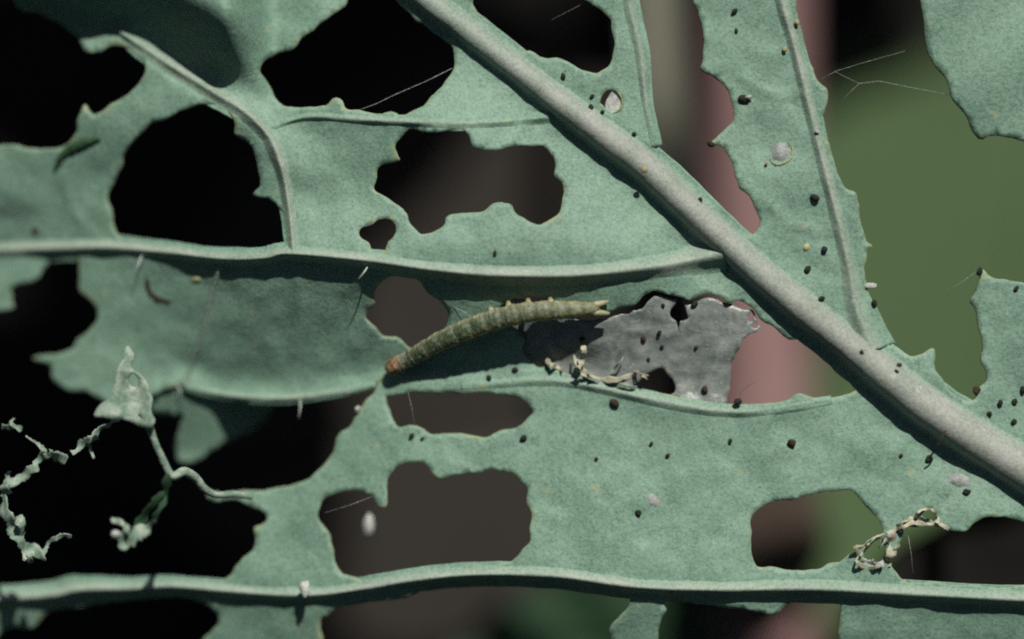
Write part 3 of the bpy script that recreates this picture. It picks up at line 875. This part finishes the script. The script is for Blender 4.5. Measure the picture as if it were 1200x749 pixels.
# ------------------------------------------------------------------ caterpillar
CP = [(452.5, 433.5), (460, 430), (470, 425), (482, 419), (498, 410), (516, 400), (536, 391), (556, 383), (576, 376), (598, 370), (620, 366), (642, 364), (664, 363), (684, 362.3), (696, 362.2), (702, 362)]
Q = catmull(CP, 16)
L = np.concatenate([[0], np.cumsum(np.hypot(*np.diff(Q, axis=0).T))])
NS, NA = 300, 36
S = np.linspace(0, 1, NS)
qx, qy = np.interp(S * L[-1], L, Q[:, 0]), np.interp(S * L[-1], L, Q[:, 1])
RAD = np.interp(S, [0, .008, .02, .04, .06, .075, .10, .2, .35, .5, .65, .8, .9, .96, .985, 1.0], [3.0, 7.5, 9.4, 10.8, 10.9, 10.2, 10.4, 11.8, 13.3, 13.6, 13.2, 12.0, 10.2, 8.6, 6.5, 3]) / 100
RAD = RAD * 0.925
RAD = np.convolve(np.pad(RAD, 2, mode='edge'), np.ones(5) / 5, mode='valid')
NSEG = 13
ph = np.clip((S - 0.085) / 0.915, 0, 1) * NSEG
body_mask = sm(S, 0.075, 0.1)
sc = 1 - body_mask * (0.065 * np.abs(np.cos(np.pi * ph)) ** 5 + 0.03 * np.abs(np.cos(2 * np.pi * ph + 1.2)) ** 6) + body_mask * 0.03
zc = relief(qx, qy)
zc = np.convolve(np.pad(zc, 40, mode='edge'), np.ones(81) / 81, mode='valid')
zcen = zc + np.interp(S, [0, .1, .3, .5, .7, .88, 1], [0.13, 0.14, 0.17, 0.19, 0.17, 0.14, 0.12])
V, F, COL = [], [], []
rr = np.random.RandomState(5)
mot = rr.rand(NS, NA)
for _ in range(2):
    mot = (mot + np.roll(mot, 1, 0) + np.roll(mot, 1, 1) + np.roll(mot, -1, 0) + np.roll(mot, -1, 1)) / 5
mot = (mot - mot.mean()) / mot.std()
CEN = [at(qx[i], qy[i], zcen[i]) for i in range(NS)]
dots = []
for k in range(NSEG - 1):
    for ang, of in ((0.45, 0.30), (-0.40, 0.62), (1.0, 0.5), (-1.0, 0.35), (1.35, .25), (0.2, 0.72)):
        dots.append((k + of, ang))
for i in range(NS):
    t = (CEN[min(i + 1, NS - 1)] - CEN[max(i - 1, 0)]).normalized()
    s = t.cross(Vector((0, 0, 1))).normalized()
    q = s.cross(t).normalized()
    hd = S[i] < 0.078
    for k in range(NA):
        a = 2 * math.pi * k / NA                  # 0 = the near side, pi/2 = up at the camera
        side, up = math.cos(a), math.sin(a)
        r = RAD[i] * sc[i] * (1 + 0.02 * mot[i, k])
        V.append(CEN[i] + s * (side * r) + q * (up * r * 0.92))
        th = math.asin(max(-1, min(1, side))) if up > 0 else math.copysign(math.pi / 2 + 0.3, side)
        m = mot[i, k]
        if hd:
            base = np.array([0.235, 0.145, 0.075])
            if S[i] > 0.05:
                base = np.array([0.25, 0.18, 0.12]) if rr.rand() > 0.3 else np.array([0.17, 0.07, 0.05])
            base = base * (1 + 0.28 * m)
            if abs(abs(th) - 0.75) < 0.22 and 0.02 < S[i] < 0.045:
                base = np.array([0.10, 0.035, 0.02])
        else:
            tail = sm(S[i], 0.45, 0.95)
            edge = np.array([0.185, 0.185, 0.085]) * (1 + 0.12 * tail) + np.array([0.06, 0.03, -0.02]) * tail
            core = np.array([0.064, 0.090, 0.043]) * (1 - tail) + np.array([0.165, 0.18, 0.105]) * tail
            pale = np.array([0.21, 0.23, 0.155])
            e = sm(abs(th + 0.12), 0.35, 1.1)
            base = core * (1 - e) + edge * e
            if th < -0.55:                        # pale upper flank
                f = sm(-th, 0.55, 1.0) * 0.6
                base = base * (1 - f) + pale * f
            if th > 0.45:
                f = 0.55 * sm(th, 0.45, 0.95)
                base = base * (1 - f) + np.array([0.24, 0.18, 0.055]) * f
            gap = abs(math.cos(math.pi * ph[i])) ** 8
            base = base * (1 - 0.22 * gap)
            for dp, da in dots:
                if abs(ph[i] - dp) < 0.3:
                    dd = ((ph[i] - dp) / 0.16) ** 2 + ((th - da) / 0.16) ** 2
                    if dd < 2.5:
                        f = math.exp(-dd) * 0.38
                        base = base * (1 - f) + np.array([0.34, 0.42, 0.40]) * f
            if 0.078 <= S[i] < 0.12:
                base = base * 0.6 + np.array([0.33, 0.31, 0.27]) * 0.4
            if 0.12 < S[i] < 0.135:
                base = base * 0.45
            base = base * (1 + 0.10 * m)
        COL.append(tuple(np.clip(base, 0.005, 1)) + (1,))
for i in range(NS - 1):
    for k in range(NA):
        a, b = i * NA + k, i * NA + (k + 1) % NA
        F.append((a, b, b + NA, a + NA))
V.append(CEN[0] - (CEN[1] - CEN[0]) * 0.5); V.append(CEN[-1] + (CEN[-1] - CEN[-2]))
COL += [(0.15, 0.07, 0.03, 1), (0.3, 0.27, 0.16, 1)]
for k in range(NA):
    F.append((len(V) - 2, (k + 1) % NA, k))
    F.append((len(V) - 1, (NS - 1) * NA + k, (NS - 1) * NA + (k + 1) % NA))
me = mesh('body', V, F)
bm = bmesh.new(); bm.from_mesh(me); bmesh.ops.recalc_face_normals(bm, faces=bm.faces); bm.to_mesh(me); bm.free()
ca = me.color_attributes.new('skin', 'FLOAT_COLOR', 'POINT')
ca.data.foreach_set('color', np.array(COL, np.float32).ravel())
t = NT('caterpillar_skin', 0.42, 0.35)
c = t.attr('skin', 0)
c = t.mix(t.ramp(t.noise(24, 3, 0.7), [(0.5, 0.0), (0.8, 0.3)]), c, (0.32, 0.34, 0.24))
c = t.mix(t.ramp(t.noise(19, 2, 0.7), [(0.3, 0.5), (0.44, 0.0)]), c, (0.07, 0.08, 0.045))
t.color(c)
t.bump(t.noise(22, 4, 0.7), 0.5, 0.03)
t.b.inputs['Subsurface Weight'].default_value = 0.45
t.b.inputs['Subsurface Radius'].default_value = (0.06, 0.05, 0.03)
t.b.inputs['Subsurface Scale'].default_value = 1.0
SKIN = t.m
cat = tag(empty('caterpillar', CEN[150]), 'slender olive green caterpillar with brownish head lying across the chewed leaf', 'caterpillar')


def adopt(o, p):
    o.parent = p
    o.matrix_parent_inverse.identity()
    o.location = o.location - p.location
    return o


adopt(link('body', me, SKIN), cat)
LEG = plain('pale_leg', (0.25, 0.245, 0.14), (0.33, 0.32, 0.2), 14, 0.4, 0.4)
DARKLEG = plain('thoracic_leg', (0.06, 0.045, 0.025), (0.10, 0.08, 0.05), 14, 0.4, 0.4)
for j, (p, q) in enumerate([((699, 357), (713, 353.5)), ((699, 366.5), (714, 367.5))]):
    a, b = at(p[0], p[1], float(zcen[-8])), at(q[0], q[1], float(zcen[-8]) - 0.04)
    adopt(tube('rear_proleg', [a - (b - a) * 0.3, a, a.lerp(b, 0.6), b], [0.038, 0.044, 0.032, 0.02], LEG, None, n=10, wob=0.1), cat)
for j, (u, v, u2, v2) in enumerate([(577, 366, 574, 361.5), (597, 361, 595.5, 355), (620, 358, 618.5, 352), (646, 356, 644.5, 350.5)]):
    zb_ = float(np.interp(u, qx, zcen))
    a, b = at(u, v, zb_), at(u2, v2, zb_ - 0.1)
    adopt(tube('proleg', [a, a.lerp(b, 0.5), b], [0.05, 0.04, 0.034], LEG, None, n=8, wob=0.15), cat)
for j, (u, v, u2, v2) in enumerate([(477, 427, 478, 433), (490, 421, 492, 428), (503, 415, 505, 422)]):
    zb_ = float(np.interp(u, qx, zcen))
    a, b = at(u, v, zb_ - 0.03), at(u2, v2, zb_ - 0.13)
    adopt(tube('leg', [a, a.lerp(b, 0.5), b], [0.03, 0.02, 0.01], DARKLEG, None, n=8), cat)
for j in range(0):
    i = int((0.13 + 0.84 * (j + 0.5) / 9) * NS)
    a_ = (0.6, 2.5, 1.2, 1.9, 0.15, 2.95)[j % 6]
    tt = (CEN[i + 1] - CEN[i - 1]).normalized()
    s = tt.cross(Vector((0, 0, 1))).normalized(); q = s.cross(tt)
    d = s * math.cos(a_) + q * math.sin(a_)
    p0 = CEN[i] + d * (RAD[i] * 0.95)
    adopt(tube('hair', [p0, p0 + d * 0.06 + tt * 0.01, p0 + d * 0.11 + tt * 0.03], [0.0035, 0.003, 0.0015], HAIR, None, n=4), cat)
# ------------------------------------------------------------------ droppings
PEL = [  # u, v, radius px, surface lift, dark/brown, label
    (871, 116, 5.5, 0, 0, 'black pellet touching a white flake near the left edge of the upper strip'),
    (861, 13, 4.5, 0, 0, 'black pellet nearest the top edge of the upper right strip'),
    (863, 36, 2.5, 0, 0, 'tiny black pellet below the topmost pellet of the upper right strip'),
    (955, 232, 5.5, 0, 0, 'black pellet beside the side vein, lower right of the round grey scar'),
    (966, 292, 5, 0, 0, 'black pellet right of the small tan scar on the strip'),
    (947, 315, 4.8, 0, 0, 'black pellet below the small tan scar on the strip'),
    (963, 350, 4, 0, 0, 'black pellet just above the pale midrib, below the tan scar'),
    (1005, 367, 4, 0, 0, 'dark pellet where the side vein meets the midrib'),
    (1025, 355, 4, 0, 0, 'black pellet stuck on the right cut edge of the upper strip'),
    (660, 89, 4, 0, 0, 'upright dark pellet on the triangle above the midrib, upper end'),
    (694, 113, 3, 0, 0, 'small dark pellet left of the small round hole, upper one'),
    (692, 126, 4, 0, 0, 'dark pellet left of the small round hole, lower one'),
    (743, 157, 3, 0, 0, 'tiny dark pellet near the right tip of the upper triangle'),
    (706, 131, 3, 0, 0, 'tiny dark pellet on the lower rim of the small round hole'),
    (614, 513, 5.2, 0, 0, 'black pellet on the lower blade right of the brown slot'),
    (573, 443, 4.5, 0, 0, 'black pellet on the blade in the shadow below the caterpillar'),
    (603, 433, 4, 0, 0, 'dark green pellet between caterpillar shadow and torn lip'),
    (580, 297, 3, 0, 0, 'tiny dark pellet just above the long horizontal vein'),
    (721, 473, 6, 0, 1, 'reddish brown pellet on the lower blade under the grey skin'),
    (865, 471, 5, 0.03, 0, 'black pellet with a fine hair at the lower lip of the pink gap'),
    (1089, 538, 5, 0, 0, 'dark pellet at the end of a thin thread below the midrib'),
    (1133, 577, 4.5, 0, 0, 'dark pellet under the pale oval scar by the midrib'),
    (928, 520, 6, 0, 1, 'dark brown flake on the open lower blade left of the midrib'),
    (856, 517, 3, 0, 0, 'tiny dark pellet left of the brown flake on the lower blade'),
    (748, 601, 4, 0, 0, 'faint dark pellet left below the white mould spot'),
    (783, 534, 3, 0, 0, 'tiny grey pellet in the middle of the lower blade'),
    (699, 538, 3, 0, 1, 'tiny brown pellet right above the large brown hole'),
    (482, 511, 4, 0, 0, 'dark green pellet left below the brown slot, larger of two'),
    (495, 514, 3, 0, 0, 'small pellet beneath the brown slot, smaller of two'),
    (763, 520, 3, 0, 0, 'tiny black pellet above the middle of the lower blade'),
    (1172, 473, 4.5, 0, 0, 'black pellet uppermost in the cluster by the right edge'),
    (1160, 485, 4, 0, 0, 'dark pellet leftmost in the cluster by the right edge'),
    (1188, 494, 4.5, 0, 0, 'black pellet lowest in the cluster by the right edge'),
    (1189, 471, 4.5, 0, 0, 'dark green pellet rightmost in the cluster by the right edge'),
    (1199, 456, 5, 0, 0, 'black pellet cut by the right frame above the cluster'),
    (1191, 338, 3.5, 0, 0, 'small black pellet near the upper edge of the right lobe'),
    (1148, 319, 5, 0.02, 0, 'black pellet on the pointed tip of the right lobe'),
    (1056, 534, 3, 0, 1, 'dark speck on the midrib side of the lower blade'),
    (1054, 428, 3.5, 0.22, 1, 'brown speck lying on the midrib near the notch'),
    (833, 169, 5, 0.03, 0, 'black pellet on the left pointed tooth of the upper strip'),
    (820, 235, 4, 0.05, 0, 'dark pellet on the upper flank of the midrib'),
    (683, 398, 4.5, 'm', 0, 'black pellet on the grey skin in the caterpillar shadow'),
    (773, 390, 3.5, 'm', 0, 'black pellet in the middle of the grey skin'),
    (754, 397, 4, 'm', 1, 'brown pellet left of the middle of the grey skin'),
    (814, 356, 4.5, 'm', 0, 'black pellet near the upper edge of the grey skin'),
    (826, 456, 5, 'm', 1, 'brown pellet at the lower right of the grey skin'),
    (760, 421, 2.5, 'm', 0, 'tiny black pellet just above the dark hole in the grey skin'),
    (776, 406, 2.5, 'm', 1, 'tiny brown pellet below the middle of the grey skin'),
    (816, 407, 2.5, 'm', 1, 'tiny brown pellet right of the middle of the grey skin'),
    (777, 358, 3, 'm', 0, 'small dark pellet left of the notch in the grey skin'),
    (1144, 458, 6, -0.02, 1, 'rough brown crumb wedged in the notch beside the right lobe'),
]
for i, (u, v, r_, lift, br, lab) in enumerate(PEL):
    z = float(zmem(np.array([u]), np.array([v]))[0]) if lift == 'm' else zr1(u, v) + lift
    q = r_ * 0.80 / 100
    rr_ = random.Random(i)
    o = lump('frass_pellet', FRASSB if br else FRASS, None, (q * rr_.uniform(0.85, 1.05), q * rr_.uniform(0.95, 1.35), q * 0.75), 2, 0.45, i)
    o.location = at(u, v, z + q * 0.55)
    o.rotation_euler = (0, 0, rr_.uniform(0, 3))
    tag(o, lab, 'frass pellet', 'caterpillar droppings scattered over the leaf')
for u, v, rx, ry, z, lab in [(357, 691, 5, 9, 0.18, 'bright cream crumb standing on the bottom vein'),
                             (878, 114, 4, 2.5, 0.05, 'white flake beside a black pellet on the upper strip'),
                             (1021, 335, 6, 3.5, 0.0, 'white fluffy crumb caught on the right edge of the upper strip'),
                             (418, 480, 3, 3.5, 0.05, 'tiny cream crumb on the left edge of the pointed blade'),
                             (432, 617, 8, 15, 1.0, 'small white fluff hanging in the large brown hole')]:
    o = lump('pale_crumb', WHITE, None, (rx / 100, ry / 100, min(rx, ry) / 110), 3, 0.65, int(u))
    o.location = at(u, v, (zr1(u, v) if v != 617 else 0) + z)
    tag(o, lab, 'crumb')

# ------------------------------------------------------------------ silk
def silk(P, z, lab, r=0.006, zs=None):
    r = r * 0.42
    o = tube('silk_thread', [at(p[0], p[1], z if zs is None else zs[i]) for i, p in enumerate(P)], [r] * len(P), SILK, None, n=5)
    return tag(o, lab, 'silk thread', 'fine silk threads across the holes')


silk([(418, 130), (440, 122), (465, 110), (500, 95), (530, 80)], 0.0, 'slanting silk thread across the upper black hole', 0.007)
silk([(960, 94), (978, 84), (1010, 74), (1060, 60)], 0.0, 'silk thread rising to the right from the notched upper strip', 0.004)
silk([(978, 84), (1007, 98), (1030, 95), (1070, 103), (1113, 111)], 0.0, 'kinked silk thread reaching the upper right leaf', 0.005)
silk([(1007, 98), (994, 110), (984, 122)], 0.0, 'short silk thread slanting down from the kinked one', 0.003)
silk([(516, 352), (530, 359), (545, 366), (555, 375)], 0.0, 'silk thread from hole edge to the caterpillar back', 0.007, [-0.02, 0.02, 0.06, 0.14])
silk([(1108, 341), (1125, 332), (1146, 317)], 0.0, 'silk thread at the tip of the right lobe', 0.004)
silk([(478, 459), (483, 480), (486, 500)], -0.1, 'silk thread hanging in the brown slot', 0.004)
silk([(645, 24), (680, 6), (690, -4)], 0.0, 'silk thread crossing the top middle hole', 0.004)
silk([(380, 601), (410, 592), (436, 582)], -0.1, 'silk thread across the upper left of the large brown hole', 0.005)
silk([(1064, 626), (1068, 650), (1070, 672)], 0.0, 'silk thread spanning the dark slot near the right frame', 0.005)
silk([(866, 470), (868, 460), (877, 452), (884, 448)], 0.0, 'fine dark hair curving from the pellet at the pink gap', 0.004).data.materials[0] = FRASSB

# ------------------------------------------------------------------ far below: stems and other leaves, out of focus, and added leaves that block light
def stem(name, P, z, rad, mat, lab, cat_='stem'):
    Q = catmull([(p[0], p[1], p[2] if len(p) > 2 else z) for p in P], 10)
    o = tube(name, [at(q[0], q[1], q[2]) for q in Q], list(np.full(len(Q), rad)), mat, None, n=24, wob=0.03)
    return tag(o, lab, cat_)


stem('plant_stem', [(905, -700), (893, -300), (885, 0), (885, 250), (890, 500), (893, 800), (900, 1300)], -12, 0.85, PINK, 'blurred pink stem standing behind the gaps near the midrib')
stem('plant_stem', [(740, -700), (752, -300), (764, 0), (772, 150, -10.3), (775, 230, -12), (765, 260, -16), (750, 280, -21)], -10, 0.33, GREYST, 'blurred grey green stem behind the gap left of the upper strip')


def far_leaf(name, C0, length, width, rot, z, tilt, mat, ribm, lab, bend=0.15, seed=0):
    r = np.random.RandomState(seed)
    root = tag(empty(name, at(C0[0], C0[1], z)), lab, 'leaf')
    V, F = [], []
    nu, nv = 26, 15
    for i in range(nu + 1):
        s = i / nu
        wdt = width * (math.sin(math.pi * min(1, s * 0.93 + 0.05)) ** 0.7) * (1 + 0.05 * math.sin(s * 23 + seed))
        for j in range(nv + 1):
            q = j / nv * 2 - 1
            V.append(((s - 0.5) * length, q * wdt / 2, bend * width * abs(q) ** 1.5 - bend * length * (s - 0.5) ** 2 + (0.04 if bend > 0.02 else 0.0) * width * math.sin(s * 19 + q * 3)))
    for i in range(nu):
        for j in range(nv):
            a = i * (nv + 1) + j
            F.append((a, a + nv + 1, a + nv + 2, a + 1))
    o = link('blade', mesh('blade', V, F), mat, root)
    tube('midrib', [V[i * (nv + 1) + nv // 2] for i in range(nu + 1)], [0.02 * width * (1.2 - i / nu) + 0.05 for i in range(nu + 1)], ribm, root, n=8)
    root.rotation_euler = (math.radians(tilt[0]), math.radians(tilt[1]), math.radians(rot))
    return root


far_leaf('background_leaf', (1165, 412), 11.2, 11.5, 78, -17, (0, 0), BGREEN, BGREEN, 'big blurred bright green leaf far behind the right side', 0.01, 1)
far_leaf('background_leaf', (1150, 150), 6.5, 3.6, -8, -17.8, (0, 0), BDIM, BDIM, 'blurred added leaf, dim green for the fade into shade, above the bright one behind the right side', 0.01, 9)  # extra leaf whose dim colour paints the fade from green into shade
far_leaf('background_leaf', (893, 625), 3.2, 2.0, 88, -9, (0, 0), BROWNB, BROWNB, 'blurred tan brown leaf behind the left part of the lower right hole', 0.01, 10)
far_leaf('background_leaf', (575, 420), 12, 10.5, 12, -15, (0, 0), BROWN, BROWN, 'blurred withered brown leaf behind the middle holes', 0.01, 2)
far_leaf('background_leaf', (690, 790), 4.5, 3.0, 10, -9, (0, 0), BDARK, BDARK, 'blurred dark green leaf behind the gap under the bottom vein', 0.05, 3)
far_leaf('background_leaf', (1190, 690), 4.6, 2.6, 15, -5, (0, 0), SOIL, SOIL, 'blurred leaf coloured black as shade behind the slot at the lower right', 0.02, 4)  # near black colour stands for the shade on this leaf
far_leaf('blocker_leaf', (600, 2300), 34, 16, 0, 4, (62, 0), BDARK, BDARK, 'added dark leaf blocking sky light beyond the bottom of the frame', 0.05, 11)  # this and the next two: unseen leaves added to cut sky light
far_leaf('blocker_leaf', (-1500, 500), 30, 16, 90, 4, (-62, 0), BDARK, BDARK, 'added dark leaf blocking sky light beyond the left of the frame', 0.05, 12)
far_leaf('blocker_leaf', (2900, 700), 30, 16, 90, 4, (62, 0), BDARK, BDARK, 'added dark leaf blocking sky light beyond the right of the frame', 0.05, 13)
far_leaf('blocker_leaf', (640, -1900), 11, 8.6, 92, 0.5, (0, 0), LEAF, VEIN, 'large added leaf shading the ground from beyond the top of the frame', 0.04, 6)  # from here on: unseen leaves added to keep sun off the ground
far_leaf('blocker_leaf', (660, -2400), 13, 6.5, 3, 1.0, (0, 0), LEAF, VEIN, 'smaller added leaf shading the ground from beyond the top of the frame', 0.04, 8)
far_leaf('blocker_leaf', (1700, -2300), 8, 6, 70, 0.5, (0, 0), LEAF, VEIN, 'added leaf shading the ground from far beyond the upper right corner', 0.04, 7)
